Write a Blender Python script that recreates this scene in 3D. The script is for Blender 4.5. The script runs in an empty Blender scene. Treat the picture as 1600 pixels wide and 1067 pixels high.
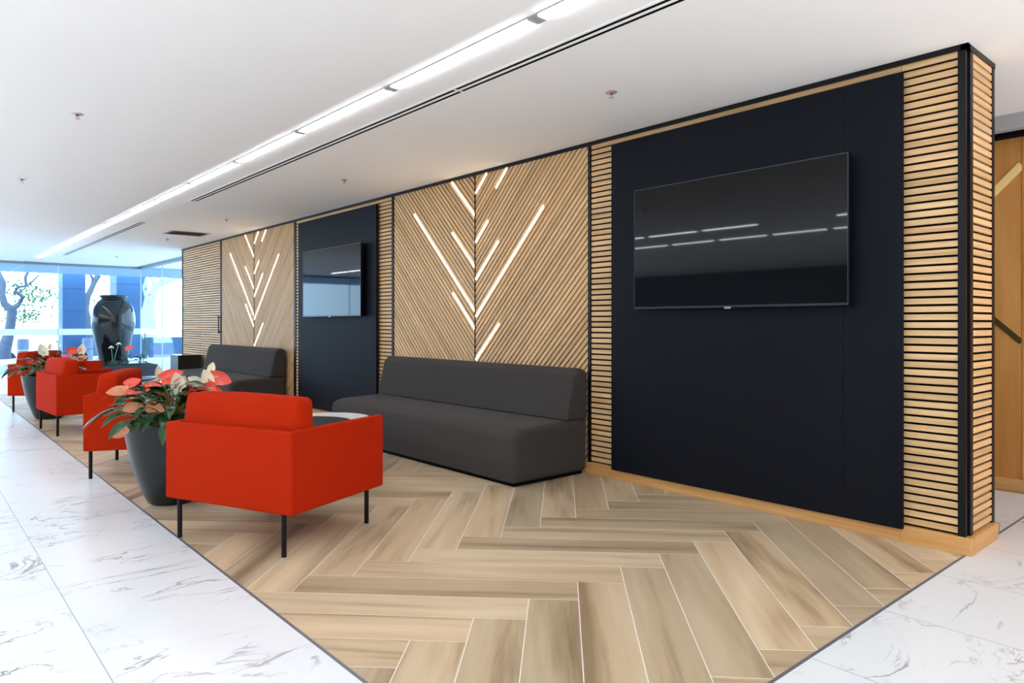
import bpy, bmesh, math, random
from mathutils import Vector, Matrix
random.seed(7)
R = math.radians
S = bpy.context.scene
C = S.collection
H = 2.486            # ceiling height

# ------------------------------------------------------------------ camera
cd = bpy.data.cameras.new('camera')
cam = bpy.data.objects.new('camera', cd); C.objects.link(cam)
cam.location = (0, 0, 1.127)
cam.rotation_euler = (R(90), 0, R(-41.0))
cd.sensor_width = 36; cd.lens = 1098 / 1600 * 36
cd.shift_y = -28.5 / 1600
cd.clip_start = .05; cd.clip_end = 300
S.camera = cam
# ------------------------------------------------------------------ colour management
S.view_settings.view_transform = 'Standard'
S.view_settings.look = 'None'
S.view_settings.gamma = 1
S.view_settings.use_curve_mapping = False
S.view_settings.exposure = -0.03
S.cycles.use_denoising = True
S.cycles.max_bounces = 10
S.cycles.diffuse_bounces = 6
S.cycles.transparent_max_bounces = 12
S.cycles.sample_clamp_indirect = 8
# ------------------------------------------------------------------ sky
W = bpy.data.worlds.new('sky'); S.world = W; W.use_nodes = True
bg = W.node_tree.nodes['Background']
bg.inputs[0].default_value = (.53, .78, 1, 1)
bg.inputs[1].default_value = 7.0
LED_POWER = 20.0     # ceiling strips
LOBBY_POWER = 34.0   # strips over the lobby behind the camera
WARM_POWER = 9.0     # chevron strips

def area(name, loc, rot, sx, sy, power, col):
    l = bpy.data.lights.new(name, 'AREA'); l.shape = 'RECTANGLE'; l.size = sx; l.size_y = sy
    l.energy = power; l.color = col
    o = bpy.data.objects.new(name, l); C.objects.link(o); o.location = loc; o.rotation_euler = rot
    return o
# daylight entering by the glazed front and the glazed corner
for nm, loc, rot, sx in (('front_window_portal', (-2.3, 18.72, 1.24), (R(-90), 0, 0), 13.2), ('side_window_portal', (4.36, 16.25, 1.24), (R(-90), 0, R(-90)), 4.9)):
    a = area(nm, loc, rot, sx, 2.4, 1, (1, 1, 1)); a.data.cycles.is_portal = True

# added upward fill lamps that brighten the ceiling, standing in for floor bounce
area('lobby_fill_lamp', (-4.6, 5.5, .05), (R(180), 0, 0), 8.0, 22.0, 430, (.89, .95, 1))
area('walkway_fill_lamp', (3.2, -3.3, .05), (R(180), 0, 0), 5.5, 4.6, 230, (.89, .95, 1))

# ------------------------------------------------------------------ material helpers
def lin(r, g, b):
    f = lambda c: (c / 255 / 12.92) if c / 255 <= .04045 else ((c / 255 + .055) / 1.055) ** 2.4
    return (f(r), f(g), f(b), 1)

class Mat:
    def __init__(s, name):
        s.m = bpy.data.materials.new(name); s.m.use_nodes = True
        s.t = s.m.node_tree; s.b = s.t.nodes['Principled BSDF']; s.out = s.t.nodes['Material Output']
    def n(s, kind, **kw):
        x = s.t.nodes.new(kind)
        for k, v in kw.items():
            if isinstance(k, str) and hasattr(x, k): setattr(x, k, v)
        return x
    def l(s, a, b): s.t.links.new(a, b)
    def val(s, x, **kw):
        for k, v in kw.items(): x.inputs[k].default_value = v

def plain(name, col, rough=.5, metal=0, spec=.5, noise=0, nscale=30, bump=0, bscale=200, coat=0, sheen=0):
    M = Mat(name); b = M.b
    b.inputs['Base Color'].default_value = col
    b.inputs['Roughness'].default_value = rough
    b.inputs['Metallic'].default_value = metal
    b.inputs['Specular IOR Level'].default_value = spec
    b.inputs['Coat Weight'].default_value = coat
    b.inputs['Sheen Weight'].default_value = sheen
    tc = M.n('ShaderNodeTexCoord')
    if noise:
        nz = M.n('ShaderNodeTexNoise'); nz.inputs['Scale'].default_value = nscale; nz.inputs['Detail'].default_value = 4
        M.l(tc.outputs['Object'], nz.inputs['Vector'])
        hs = M.n('ShaderNodeMapRange'); hs.inputs['To Min'].default_value = 1 - noise; hs.inputs['To Max'].default_value = 1 + noise
        M.l(nz.outputs['Fac'], hs.inputs['Value'])
        mx = M.n('ShaderNodeMix', data_type='RGBA', blend_type='MULTIPLY'); mx.inputs['Factor'].default_value = 1
        mx.inputs[6].default_value = col
        cb = M.n('ShaderNodeCombineColor')
        for i in range(3): M.l(hs.outputs[0], cb.inputs[i])
        M.l(cb.outputs[0], mx.inputs[7]); M.l(mx.outputs[2], b.inputs['Base Color'])
    if bump:
        nb = M.n('ShaderNodeTexNoise'); nb.inputs['Scale'].default_value = bscale; nb.inputs['Detail'].default_value = 3
        M.l(tc.outputs['Object'], nb.inputs['Vector'])
        bp = M.n('ShaderNodeBump'); bp.inputs['Strength'].default_value = bump; bp.inputs['Distance'].default_value = .002
        M.l(nb.outputs['Fac'], bp.inputs['Height']); M.l(bp.outputs[0], b.inputs['Normal'])
    return M.m

def glow(name, col, power):
    M = Mat(name)
    e = M.n('ShaderNodeEmission'); e.inputs[0].default_value = col; e.inputs[1].default_value = power
    M.l(e.outputs[0], M.out.inputs[0]); M.t.nodes.remove(M.b)
    return M.m

def wood(name, c_light, c_mid, c_dark, rough=.45, sx=1.2, sy=22, knots=.0, streak=.5, spec=.35):
    """grain runs along U; each board carries its own tint and its own UV offset"""
    M = Mat(name); b = M.b
    uv = M.n('ShaderNodeUVMap')
    mp = M.n('ShaderNodeMapping'); mp.inputs['Scale'].default_value = (sx, sy, 1); M.l(uv.outputs[0], mp.inputs[0])
    w = M.n('ShaderNodeTexNoise'); w.inputs['Scale'].default_value = 1; w.inputs['Detail'].default_value = 5; w.inputs['Roughness'].default_value = .6
    w.inputs['Distortion'].default_value = .35
    M.l(mp.outputs[0], w.inputs['Vector'])
    mp2 = M.n('ShaderNodeMapping'); mp2.inputs['Scale'].default_value = (sx * .45, sy * .25, 1); M.l(uv.outputs[0], mp2.inputs[0])
    w2 = M.n('ShaderNodeTexNoise'); w2.inputs['Scale'].default_value = 1; w2.inputs['Detail'].default_value = 3; w2.inputs['Distortion'].default_value = 1.2
    M.l(mp2.outputs[0], w2.inputs['Vector'])
    ad = M.n('ShaderNodeMath', operation='MULTIPLY_ADD'); ad.inputs[1].default_value = streak
    M.l(w2.outputs['Fac'], ad.inputs[0])
    ml = M.n('ShaderNodeMath', operation='MULTIPLY'); ml.inputs[1].default_value = 1 - streak
    M.l(w.outputs['Fac'], ml.inputs[0]); M.l(ml.outputs[0], ad.inputs[2])
    rp = M.n('ShaderNodeValToRGB'); e = rp.color_ramp.elements
    e[0].position = .33; e[0].color = c_dark
    e[1].position = .66; e[1].color = c_light
    x = e.new(.47); x.color = c_mid
    M.l(ad.outputs[0], rp.inputs[0])
    at = M.n('ShaderNodeVertexColor'); at.layer_name = 'tint'
    mx = M.n('ShaderNodeMix', data_type='RGBA', blend_type='MULTIPLY'); mx.inputs['Factor'].default_value = 1
    M.l(rp.outputs[0], mx.inputs[6]); M.l(at.outputs[0], mx.inputs[7])
    M.l(mx.outputs[2], b.inputs['Base Color'])
    b.inputs['Roughness'].default_value = rough; b.inputs['Specular IOR Level'].default_value = spec
    bp = M.n('ShaderNodeBump'); bp.inputs['Strength'].default_value = .15; bp.inputs['Distance'].default_value = .001
    M.l(ad.outputs[0], bp.inputs['Height']); M.l(bp.outputs[0], b.inputs['Normal'])
    return M.m

def marble(name):
    M = Mat(name); b = M.b
    tc = M.n('ShaderNodeTexCoord')
    sep = M.n('ShaderNodeSeparateXYZ'); M.l(tc.outputs['Object'], sep.inputs[0])
    def math_(op, a, v=None, v2=None):
        x = M.n('ShaderNodeMath', operation=op)
        if hasattr(a, 'links'): M.l(a, x.inputs[0])
        else: x.inputs[0].default_value = a
        if v is not None:
            if hasattr(v, 'links'): M.l(v, x.inputs[1])
            else: x.inputs[1].default_value = v
        if v2 is not None: x.inputs[2].default_value = v2
        return x.outputs[0]
    TX, TY, OX, OY = .603, 1.2, 1.105, 1.13
    ux = math_('DIVIDE', math_('SUBTRACT', sep.outputs[0], OX), TX)
    uy = math_('DIVIDE', math_('SUBTRACT', sep.outputs[1], OY), TY)
    cx, cy = math_('FLOOR', ux), math_('FLOOR', uy)
    fx, fy = math_('FRACT', ux), math_('FRACT', uy)
    cell = M.n('ShaderNodeCombineXYZ'); M.l(cx, cell.inputs[0]); M.l(cy, cell.inputs[1])
    wn = M.n('ShaderNodeTexWhiteNoise'); wn.noise_dimensions = '2D'; M.l(cell.outputs[0], wn.inputs['Vector'])
    off = M.n('ShaderNodeVectorMath', operation='SCALE'); M.l(wn.outputs['Color'], off.inputs[0]); off.inputs['Scale'].default_value = 7
    pos = M.n('ShaderNodeVectorMath', operation='ADD'); M.l(tc.outputs['Object'], pos.inputs[0]); M.l(off.outputs[0], pos.inputs[1])
    def vein(angle, sc, stretch, width, det, dist, seed):
        mp = M.n('ShaderNodeMapping'); mp.inputs['Rotation'].default_value = (0, 0, R(angle)); mp.inputs['Scale'].default_value = (sc, sc * stretch, 1)
        mp.inputs['Location'].default_value = (seed, seed * .7, 0)
        M.l(pos.outputs[0], mp.inputs[0])
        nz = M.n('ShaderNodeTexNoise'); nz.inputs['Scale'].default_value = 1; nz.inputs['Detail'].default_value = det; nz.inputs['Roughness'].default_value = .55
        nz.inputs['Distortion'].default_value = dist
        M.l(mp.outputs[0], nz.inputs['Vector'])
        d = math_('ABSOLUTE', math_('SUBTRACT', nz.outputs['Fac'], .5))
        mr = M.n('ShaderNodeMapRange'); mr.interpolation_type = 'SMOOTHSTEP'
        mr.inputs['From Min'].default_value = 0; mr.inputs['From Max'].default_value = width
        mr.inputs['To Min'].default_value = 1; mr.inputs['To Max'].default_value = 0
        M.l(d, mr.inputs['Value'])
        return mr.outputs[0]
    def mask(sc, lo, hi, seed):
        mp = M.n('ShaderNodeMapping'); mp.inputs['Location'].default_value = (seed, -seed, 0); mp.inputs['Scale'].default_value = (sc, sc, 1)
        M.l(pos.outputs[0], mp.inputs[0])
        nz = M.n('ShaderNodeTexNoise'); nz.inputs['Scale'].default_value = 1; nz.inputs['Detail'].default_value = 3
        M.l(mp.outputs[0], nz.inputs['Vector'])
        mr = M.n('ShaderNodeMapRange'); mr.inputs['From Min'].default_value = lo; mr.inputs['From Max'].default_value = hi
        M.l(nz.outputs['Fac'], mr.inputs['Value'])
        return mr.outputs[0]
    v1 = math_('MULTIPLY', vein(8, 1.1, 2.6, .011, 8, 1.2, 3.1), mask(1.5, .50, .64, 5))
    v2 = math_('MULTIPLY', vein(-6, 2.6, 2.2, .012, 6, 1.5, 9.7), mask(2.3, .54, .68, 12))
    v3 = math_('MULTIPLY', math_('MULTIPLY', vein(20, 1.3, 1.8, .022, 9, 1.4, 21), mask(1.5, .55, .66, 31)), .7)
    v = math_('MINIMUM', math_('ADD', math_('ADD', math_('MULTIPLY', v1, .85), math_('MULTIPLY', v2, .7)), v3), 1.0)
    cl = M.n('ShaderNodeTexNoise'); cl.inputs['Scale'].default_value = 1.3; cl.inputs['Detail'].default_value = 4
    M.l(pos.outputs[0], cl.inputs['Vector'])
    r0 = M.n('ShaderNodeMix', data_type='RGBA'); r0.inputs[6].default_value = lin(219, 223, 227); r0.inputs[7].default_value = lin(231, 233, 234)
    M.l(cl.outputs['Fac'], r0.inputs['Factor'])
    r1 = M.n('ShaderNodeMix', data_type='RGBA'); M.l(v, r1.inputs['Factor']); M.l(r0.outputs[2], r1.inputs[6]); r1.inputs[7].default_value = lin(50, 56, 68)
    # joints between the tiles
    ex = math_('MULTIPLY', math_('MINIMUM', fx, math_('SUBTRACT', 1.0, fx)), TX)
    ey = math_('MULTIPLY', math_('MINIMUM', fy, math_('SUBTRACT', 1.0, fy)), TY)
    jx = math_('LESS_THAN', ex, .0016); jy = math_('LESS_THAN', ey, .0010)
    j = math_('MAXIMUM', jx, math_('MULTIPLY', jy, .6))
    r2 = M.n('ShaderNodeMix', data_type='RGBA'); M.l(j, r2.inputs['Factor']); M.l(r1.outputs[2], r2.inputs[6]); r2.inputs[7].default_value = lin(150, 154, 160)
    M.l(r2.outputs[2], b.inputs['Base Color'])
    b.inputs['Roughness'].default_value = .30; b.inputs['Specular IOR Level'].default_value = .45
    return M.m

def pane_glass(name, tint=(.93, .97, 1, 1)):
    M = Mat(name)
    tr = M.n('ShaderNodeBsdfTransparent'); tr.inputs[0].default_value = tint
    gl = M.n('ShaderNodeBsdfGlossy'); gl.inputs['Roughness'].default_value = .0
    fr = M.n('ShaderNodeFresnel'); gm = M.n('ShaderNodeNewGeometry'); io = M.n('ShaderNodeMapRange')
    io.inputs['To Min'].default_value = 1.15; io.inputs['To Max'].default_value = 1 / 1.15      # same reflectance from either side of the sheet
    M.l(gm.outputs['Backfacing'], io.inputs['Value']); M.l(io.outputs[0], fr.inputs[0])
    mx = M.n('ShaderNodeMixShader'); M.l(fr.outputs[0], mx.inputs[0]); M.l(tr.outputs[0], mx.inputs[1]); M.l(gl.outputs[0], mx.inputs[2])
    M.l(mx.outputs[0], M.out.inputs[0]); M.t.nodes.remove(M.b)
    return M.m

m_marble = marble('white_veined_marble')
m_ceil = plain('ceiling_paint', lin(244, 243, 242), .8, noise=.006, nscale=3)
m_wallpaint = plain('wall_paint', lin(225, 225, 226), .7, noise=.015, nscale=4)
m_wallgrey = plain('lobby_grey_wall', lin(118, 122, 130), .7, noise=.03, nscale=2)
m_oak = wood('oak_slat', lin(228, 192, 146), lin(214, 174, 124), lin(188, 144, 94), .5, 1.5, 60, streak=.45)
m_plinth = wood('oak_plinth', lin(218, 170, 110), lin(202, 150, 90), lin(170, 118, 64), .4, .9, 26, streak=.5)
m_oakpanel = wood('oak_veneer', lin(214, 154, 88), lin(194, 130, 66), lin(164, 102, 46), .45, .8, 12, streak=.6)
m_plank = wood('wood_look_floor_tile', lin(212, 192, 162), lin(192, 169, 138), lin(144, 121, 93), .38, 1.0, 15, streak=.66)
m_grout = plain('floor_grout', lin(236, 232, 224), .8, noise=.03, nscale=40)
m_black = plain('black_backing', lin(7, 7, 8), .8, spec=.1, noise=.1, nscale=60)
m_blackmetal = plain('black_powdercoat', lin(11, 11, 13), .42, spec=.25, noise=.05, nscale=80)
m_navy = plain('dark_navy_laminate', lin(9, 13, 22), .6, spec=.15, noise=.06, nscale=5)
m_screen = plain('glossy_screen', lin(5, 6, 9), .03, spec=.28, noise=.02, nscale=3)
m_bezel = plain('brushed_dark_bezel', lin(58, 62, 70), .3, metal=.8, noise=.05, nscale=50)
m_logo = plain('grey_badge', lin(160, 162, 170), .35, metal=.6, noise=.05, nscale=90)
m_red = plain('red_orange_wool', lin(174, 38, 8), .9, spec=.06, noise=.10, nscale=420, bump=.35, bscale=900, sheen=.0)
m_char = plain('charcoal_upholstery', lin(60, 56, 54), .9, spec=.2, noise=.09, nscale=300, bump=.3, bscale=700, sheen=.05)
m_pot = plain('dark_glazed_pot', lin(21, 24, 28), .30, spec=.4, noise=.25, nscale=45, bump=.15, bscale=80, coat=.05)
m_urn = plain('urn_glaze', lin(20, 24, 24), .13, spec=.5, noise=.3, nscale=6)
m_soil = plain('dark_soil', lin(40, 32, 26), .95, noise=.3, nscale=80, bump=.8, bscale=60)
m_leaf = plain('glossy_leaf', lin(30, 68, 30), .24, noise=.4, nscale=14)
m_leaf2 = plain('dark_leaf', lin(38, 74, 48), .4, noise=.3, nscale=10)
m_leafgrey = plain('aloe_leaf', lin(96, 122, 96), .5, noise=.2, nscale=14)
m_leafpale = plain('pale_feathery_leaf', lin(120, 160, 120), .55, noise=.2, nscale=14)
m_leafred = plain('burgundy_leaf', lin(112, 44, 58), .45, noise=.3, nscale=20)
m_coral = plain('coral_spathe', lin(238, 88, 74), .28, noise=.12, nscale=30)
m_salmon = plain('salmon_green_spathe', lin(214, 140, 104), .3, noise=.25, nscale=24)
m_cream = plain('cream_spathe', lin(244, 240, 214), .32, noise=.06, nscale=30)
m_spadix = plain('yellow_spadix', lin(224, 190, 96), .6, noise=.15, nscale=80)
m_stem = plain('green_stem', lin(86, 110, 52), .5, noise=.15, nscale=50)
m_whitetop = plain('white_table_top', lin(238, 238, 238), .3, noise=.02, nscale=20)
m_blacktop = plain('black_table_top', lin(34, 37, 44), .4, noise=.05, nscale=30)
m_cube = plain('black_side_block', lin(14, 15, 20), .4, noise=.05, nscale=30)
m_metal = plain('grey_aluminium', lin(140, 143, 148), .4, metal=.7, noise=.04, nscale=60)
m_edge = plain('zinc_floor_strip', lin(122, 126, 134), .45, metal=.5, noise=.05, nscale=60)
m_lamphouse = plain('lamp_housing', lin(158, 156, 156), .5, noise=.03, nscale=40)
m_grille = plain('taupe_grille', lin(178, 160, 150), .6, noise=.05, nscale=90)
m_sprk = plain('chrome_sprinkler', lin(200, 200, 200), .3, metal=.5, noise=.04, nscale=80)
m_bulb = plain('red_bulb', lin(150, 30, 34), .2, noise=.05, nscale=80)
m_brass = plain('polished_brass', lin(255, 222, 142), .4, noise=.04, nscale=30)
m_bronze = plain('dull_bronze', lin(92, 76, 40), .5, metal=.5, noise=.04, nscale=30)
m_bulk = plain('bulkhead_paint', lin(176, 172, 172), .8, noise=.02, nscale=8)
M_ = Mat('frosted_band'); tr_ = M_.n('ShaderNodeBsdfTranslucent'); tr_.inputs[0].default_value = (.92, .95, 1, 1)
mx_ = M_.n('ShaderNodeMixShader'); mx_.inputs[0].default_value = .4; M_.b.inputs['Base Color'].default_value = (.92, .95, 1, 1); M_.b.inputs['Roughness'].default_value = .6
M_.l(tr_.outputs[0], mx_.inputs[1]); M_.l(M_.b.outputs[0], mx_.inputs[2]); M_.l(mx_.outputs[0], M_.out.inputs[0]); m_frost = M_.m
m_joint = plain('glass_joint', lin(206, 222, 238), .4, noise=.02, nscale=20)
m_glass = pane_glass('clear_pane')
m_slate = plain('blue_grey_slate', lin(56, 94, 132), .5, noise=.18, nscale=3.2, bump=.3, bscale=12)
m_pave = plain('pale_paving', lin(222, 226, 230), .7, noise=.04, nscale=3)
m_road = plain('asphalt', lin(110, 118, 128), .8, noise=.1, nscale=14)
m_soffit = plain('canopy_soffit', lin(150, 168, 196), .7, noise=.02, nscale=4)
m_bark = plain('grey_bark', lin(84, 92, 106), .85, noise=.3, nscale=9, bump=.6, bscale=25)
m_tleaf = plain('street_tree_leaf', lin(104, 140, 90), .6, noise=.35, nscale=5)
m_car = plain('white_car_paint', lin(236, 239, 243), .2, noise=.01, nscale=5, coat=.6)
m_carwin = plain('car_window', lin(50, 78, 110), .08, noise=.02, nscale=5)
m_tyre = plain('tyre', lin(34, 42, 54), .8, noise=.1, nscale=40)
m_concrete = plain('grey_concrete', lin(128, 142, 160), .75, noise=.12, nscale=9)
m_led = glow('white_led', (.89, .95, 1, 1), LED_POWER)
m_led2 = glow('lobby_led', (.88, .95, 1, 1), LOBBY_POWER)
m_warm = glow('warm_led', (1, .74, .50, 1), WARM_POWER)

# ------------------------------------------------------------------ mesh builder
class MB:
    def __init__(s): s.v = []; s.f = []; s.uv = []; s.t = []; s.mi = []
    def face(s, pts, uvs=None, tint=(1, 1, 1), mi=0):
        i = len(s.v); s.v += [tuple(p) for p in pts]; s.f.append(tuple(range(i, i + len(pts))))
        s.uv.append(uvs or [(p[0] + p[2], p[1] + p[2]) for p in pts]); s.t.append(tint); s.mi.append(mi)
    def grid(s, rows, closed=True, cap0=False, cap1=False, tint=(1, 1, 1), mi=0):
        """rows of points joined with shared vertices"""
        i0 = len(s.v); n = len(rows[0])
        for r in rows: s.v += [tuple(p) for p in r]
        for a in range(len(rows) - 1):
            for b in range(n if closed else n - 1):
                c = (b + 1) % n
                q = (i0 + a * n + b, i0 + a * n + c, i0 + (a + 1) * n + c, i0 + (a + 1) * n + b)
                s._add(q, tint, mi)
        if cap0: s._add(tuple(i0 + k for k in reversed(range(n))), tint, mi)
        if cap1: s._add(tuple(i0 + (len(rows) - 1) * n + k for k in range(n)), tint, mi)
    def _add(s, q, tint, mi):
        s.f.append(q); s.uv.append([(s.v[k][0] + s.v[k][1], s.v[k][2]) for k in q]); s.t.append(tint); s.mi.append(mi)
    def box(s, x0, x1, y0, y1, z0, z1, u=1, tint=(1, 1, 1), off=None, mi=0):
        """u: the axis the grain follows"""
        if off is None: off = (random.random() * 9, random.random() * 9)
        P = [(x, y, z) for x in (x0, x1) for y in (y0, y1) for z in (z0, z1)]
        for q in ((0, 1, 3, 2), (4, 6, 7, 5), (0, 4, 5, 1), (2, 3, 7, 6), (0, 2, 6, 4), (1, 5, 7, 3)):
            pts = [P[k] for k in q]
            s.face(pts, [s._uvp(p, u, off) for p in pts], tint, mi)
    def _uvp(s, p, u, off):
        o = [k for k in range(3) if k != u]
        return (p[u] + off[0], p[o[0]] + p[o[1]] + off[1])
    def prism(s, poly, fn, d0, d1, along, tint=(1, 1, 1), off=None):
        """poly (2D, counter-clockwise seen from d1) extruded between d0 and d1; grain along the 2D direction"""
        if off is None: off = (random.random() * 9, random.random() * 9)
        al = Vector(along).normalized(); ac = Vector((-al.y, al.x))
        uv = lambda p: (Vector(p).dot(al) + off[0], Vector(p).dot(ac) + off[1])
        n = len(poly)
        s.face([fn(p, d1) for p in poly], [uv(p) for p in poly], tint)
        s.face([fn(p, d0) for p in reversed(poly)], [uv(p) for p in reversed(poly)], tint)
        for i in range(n):
            p, q = poly[i], poly[(i + 1) % n]
            s.face([fn(p, d0), fn(q, d0), fn(q, d1), fn(p, d1)], [uv(p), uv(q), uv(q), uv(p)], tint)
    def tube(s, path, rad, n=8, tint=(1, 1, 1), mi=0):
        path = [Vector(p) for p in path]
        rows = []; up = Vector((0.13, .21, 1)).normalized()
        for i, p in enumerate(path):
            d = (path[min(i + 1, len(path) - 1)] - path[max(i - 1, 0)]).normalized()
            a = d.cross(up)
            if a.length < 1e-3: a = d.cross(Vector((1, 0, 0)))
            a.normalize(); b = a.cross(d)
            r = rad[i] if isinstance(rad, (list, tuple)) else rad
            rows.append([p + a * math.cos(2 * math.pi * k / n) * r + b * math.sin(2 * math.pi * k / n) * r for k in range(n)])
        s.grid(rows, True, True, True, tint, mi)
    def lathe(s, prof, n=40, c=(0, 0, 0), cap0=True, cap1=False):
        rows = [[(c[0] + r * math.cos(2 * math.pi * k / n), c[1] + r * math.sin(2 * math.pi * k / n), c[2] + z) for k in range(n)] for r, z in prof]
        s.grid(rows, True, cap0, cap1)
    def rbox(s, c, size, r=.03, seg=4, nx=6, puff=0, fn=None):
        """rounded, slightly swollen box with shared vertices"""
        hx, hy, hz = size[0] / 2, size[1] / 2, size[2] / 2
        bm = bmesh.new(); bmesh.ops.create_cube(bm, size=2)
        bmesh.ops.subdivide_edges(bm, edges=bm.edges[:], cuts=11, use_grid_fill=True)
        def pos(p):
            q = []
            for k, h in zip(p, (hx, hy, hz)):
                m = (h - r) / h
                t = abs(k); cut = 7 / 12       # outer rows fall in the rounding
                q.append(math.copysign((t / cut) * (h - r) if t <= cut else (h - r) + r * math.sin((t - cut) / (1 - cut) * math.pi / 4) / math.sin(math.pi / 4), k))
            v = Vector(q)
            inn = Vector([max(-(h - r), min(h - r, k)) for k, h in zip(v, (hx, hy, hz))])
            d = v - inn
            if d.length > 1e-9: v = inn + d.normalized() * r
            if puff:
                a = [1 - min(1, abs(k) / h) ** 2 for k, h in zip(v, (hx, hy, hz))]
                ax = max(range(3), key=lambda i: abs(p[i]))
                o = [i for i in range(3) if i != ax]
                v[ax] += math.copysign(puff * a[o[0]] * a[o[1]], p[ax])
            return v
        i0 = len(s.v)
        bm.verts.ensure_lookup_table()
        for v in bm.verts:
            p = pos(v.co)
            p = Vector(p) + Vector(c)
            if fn: p = fn(p)
            s.v.append(tuple(p))
        for f in bm.faces:
            s._add(tuple(i0 + v.index for v in f.verts), (1, 1, 1), 0)
        bm.free()
    def build(s, name, mat, parent=None, smooth=False, bevel=0, seg=2, angle=40):
        me = bpy.data.meshes.new(name)
        me.from_pydata(s.v, [], s.f)
        me.uv_layers.new(name='UVMap'); me.color_attributes.new('tint', 'FLOAT_COLOR', 'CORNER')
        us, cs = [], []
        for fi, f in enumerate(s.f):
            t = s.t[fi]
            for k in range(len(f)):
                us += s.uv[fi][k]; cs += (t[0], t[1], t[2], 1)
        me.uv_layers['UVMap'].data.foreach_set('uv', us)
        me.color_attributes['tint'].data.foreach_set('color', cs)
        mats = mat if isinstance(mat, (list, tuple)) else [mat]
        for m in mats: me.materials.append(m)
        if len(mats) > 1: me.polygons.foreach_set('material_index', s.mi)
        me.update()
        if smooth:
            me.polygons.foreach_set('use_smooth', [True] * len(me.polygons))
            me.set_sharp_from_angle(angle=R(angle))
        o = bpy.data.objects.new(name, me); C.objects.link(o)
        if bevel:
            bm = bmesh.new(); bm.from_mesh(me); bmesh.ops.remove_doubles(bm, verts=bm.verts, dist=1e-5)
            bmesh.ops.recalc_face_normals(bm, faces=bm.faces); bm.to_mesh(me); bm.free()
            b = o.modifiers.new('bevel', 'BEVEL'); b.width = bevel; b.segments = seg; b.limit_method = 'ANGLE'; b.angle_limit = R(35)
            b.harden_normals = True
            me.polygons.foreach_set('use_smooth', [True] * len(me.polygons))
        if parent: o.parent = parent
        return o

def boxes(*bs):
    m = MB()
    for b in bs: m.box(*b)
    return m
def tag(o, label=None, cat=None, group=None, kind=None):
    if label: o['label'] = label
    if cat: o['category'] = cat
    if group: o['group'] = group
    if kind: o['kind'] = kind
    return o
def empty(name, loc, rz=0, label=None, cat=None, group=None):
    o = bpy.data.objects.new(name, None); C.objects.link(o); o.location = loc; o.rotation_euler = (0, 0, rz)
    o.empty_display_size = .1
    return tag(o, label, cat, group)
def struct(o, label=None): return tag(o, label, kind='structure')
def dup(root, loc, rz, label):
    r = root.copy(); C.objects.link(r); r.location = loc; r.rotation_euler = (0, 0, rz); r['label'] = label
    for ch in list(root.children):
        c = ch.copy(); C.objects.link(c); c.parent = r
        for g in list(ch.children):
            d = g.copy(); C.objects.link(d); d.parent = c
    return r
def clip(poly, *planes):
    """keep the part of a 2D polygon where n.p <= d for each (nx, ny, d)"""
    for nx, ny, d in planes:
        out = []
        for i in range(len(poly)):
            p, q = poly[i], poly[(i + 1) % len(poly)]
            a, b = nx * p[0] + ny * p[1] - d, nx * q[0] + ny * q[1] - d
            if a <= 0: out.append(p)
            if (a < 0 < b) or (b < 0 < a):
                t = a / (a - b); out.append((p[0] + (q[0] - p[0]) * t, p[1] + (q[1] - p[1]) * t))
        poly = out
        if len(poly) < 3: return []
    return poly
def fillet(poly, rads, n=6):
    out = []
    for i, p in enumerate(poly):
        r = rads[i] if isinstance(rads, (list, tuple)) else rads
        p = Vector(p); a = Vector(poly[i - 1]) - p; b = Vector(poly[(i + 1) % len(poly)]) - p
        if r <= 0: out.append(tuple(p)); continue
        ang = a.angle(b); t = min(r / math.tan(ang / 2), a.length * .49, b.length * .49); r2 = t * math.tan(ang / 2)
        s0 = p + a.normalized() * t; s1 = p + b.normalized() * t
        for k in range(n + 1):
            u = k / n
            out.append(tuple(s0.lerp(p, u).lerp(p.lerp(s1, u), u)))
    return out
def offset_poly(poly, d):
    n = len(poly); out = []
    for i in range(n):
        p = Vector(poly[i]); a = (p - Vector(poly[i - 1])); b = (Vector(poly[(i + 1) % n]) - p)
        na = Vector((a.y, -a.x)); nb = Vector((b.y, -b.x))
        m = (na.normalized() if na.length > 1e-9 else Vector((0, 0))) + (nb.normalized() if nb.length > 1e-9 else Vector((0, 0)))
        m.normalize(); out.append(p - m * d)
    return out
def inset(poly, d):
    x0, x1 = min(p[0] for p in poly), max(p[0] for p in poly); y0, y1 = min(p[1] for p in poly), max(p[1] for p in poly)
    cx, cy = (x0 + x1) / 2, (y0 + y1) / 2; kx, ky = 1 - 2 * d / (x1 - x0), 1 - 2 * d / (y1 - y0)
    return [(cx + (p[0] - cx) * kx, cy + (p[1] - cy) * ky) for p in poly]
def tw(lo, hi, warm=.02):
    k = random.uniform(lo, hi); w = random.uniform(-warm, warm)
    return (k * (1 + w), k, k * (1 - w))

# ================================================================== THE SETTING
XB, YB = 1.105, 1.137           # edges of the herringbone field
XW = 3.91                       # face of the slats
YE = 13.75                      # far end of the panelled wall
YG, XG = 18.75, 4.38            # glazed front, glazed corner
struct(boxes((-9, XB - .012, -6, YG, -.12, 0), (XB - .012, 6.2, -6, YB - .012, -.12, 0), (4.33, 6.2, YB - .012, YE, -.12, 0),
             (XB - .012, XG, YE, YG, -.12, 0)).build('floor', m_marble), 'white marble floor tiles with grey veins')
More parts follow.
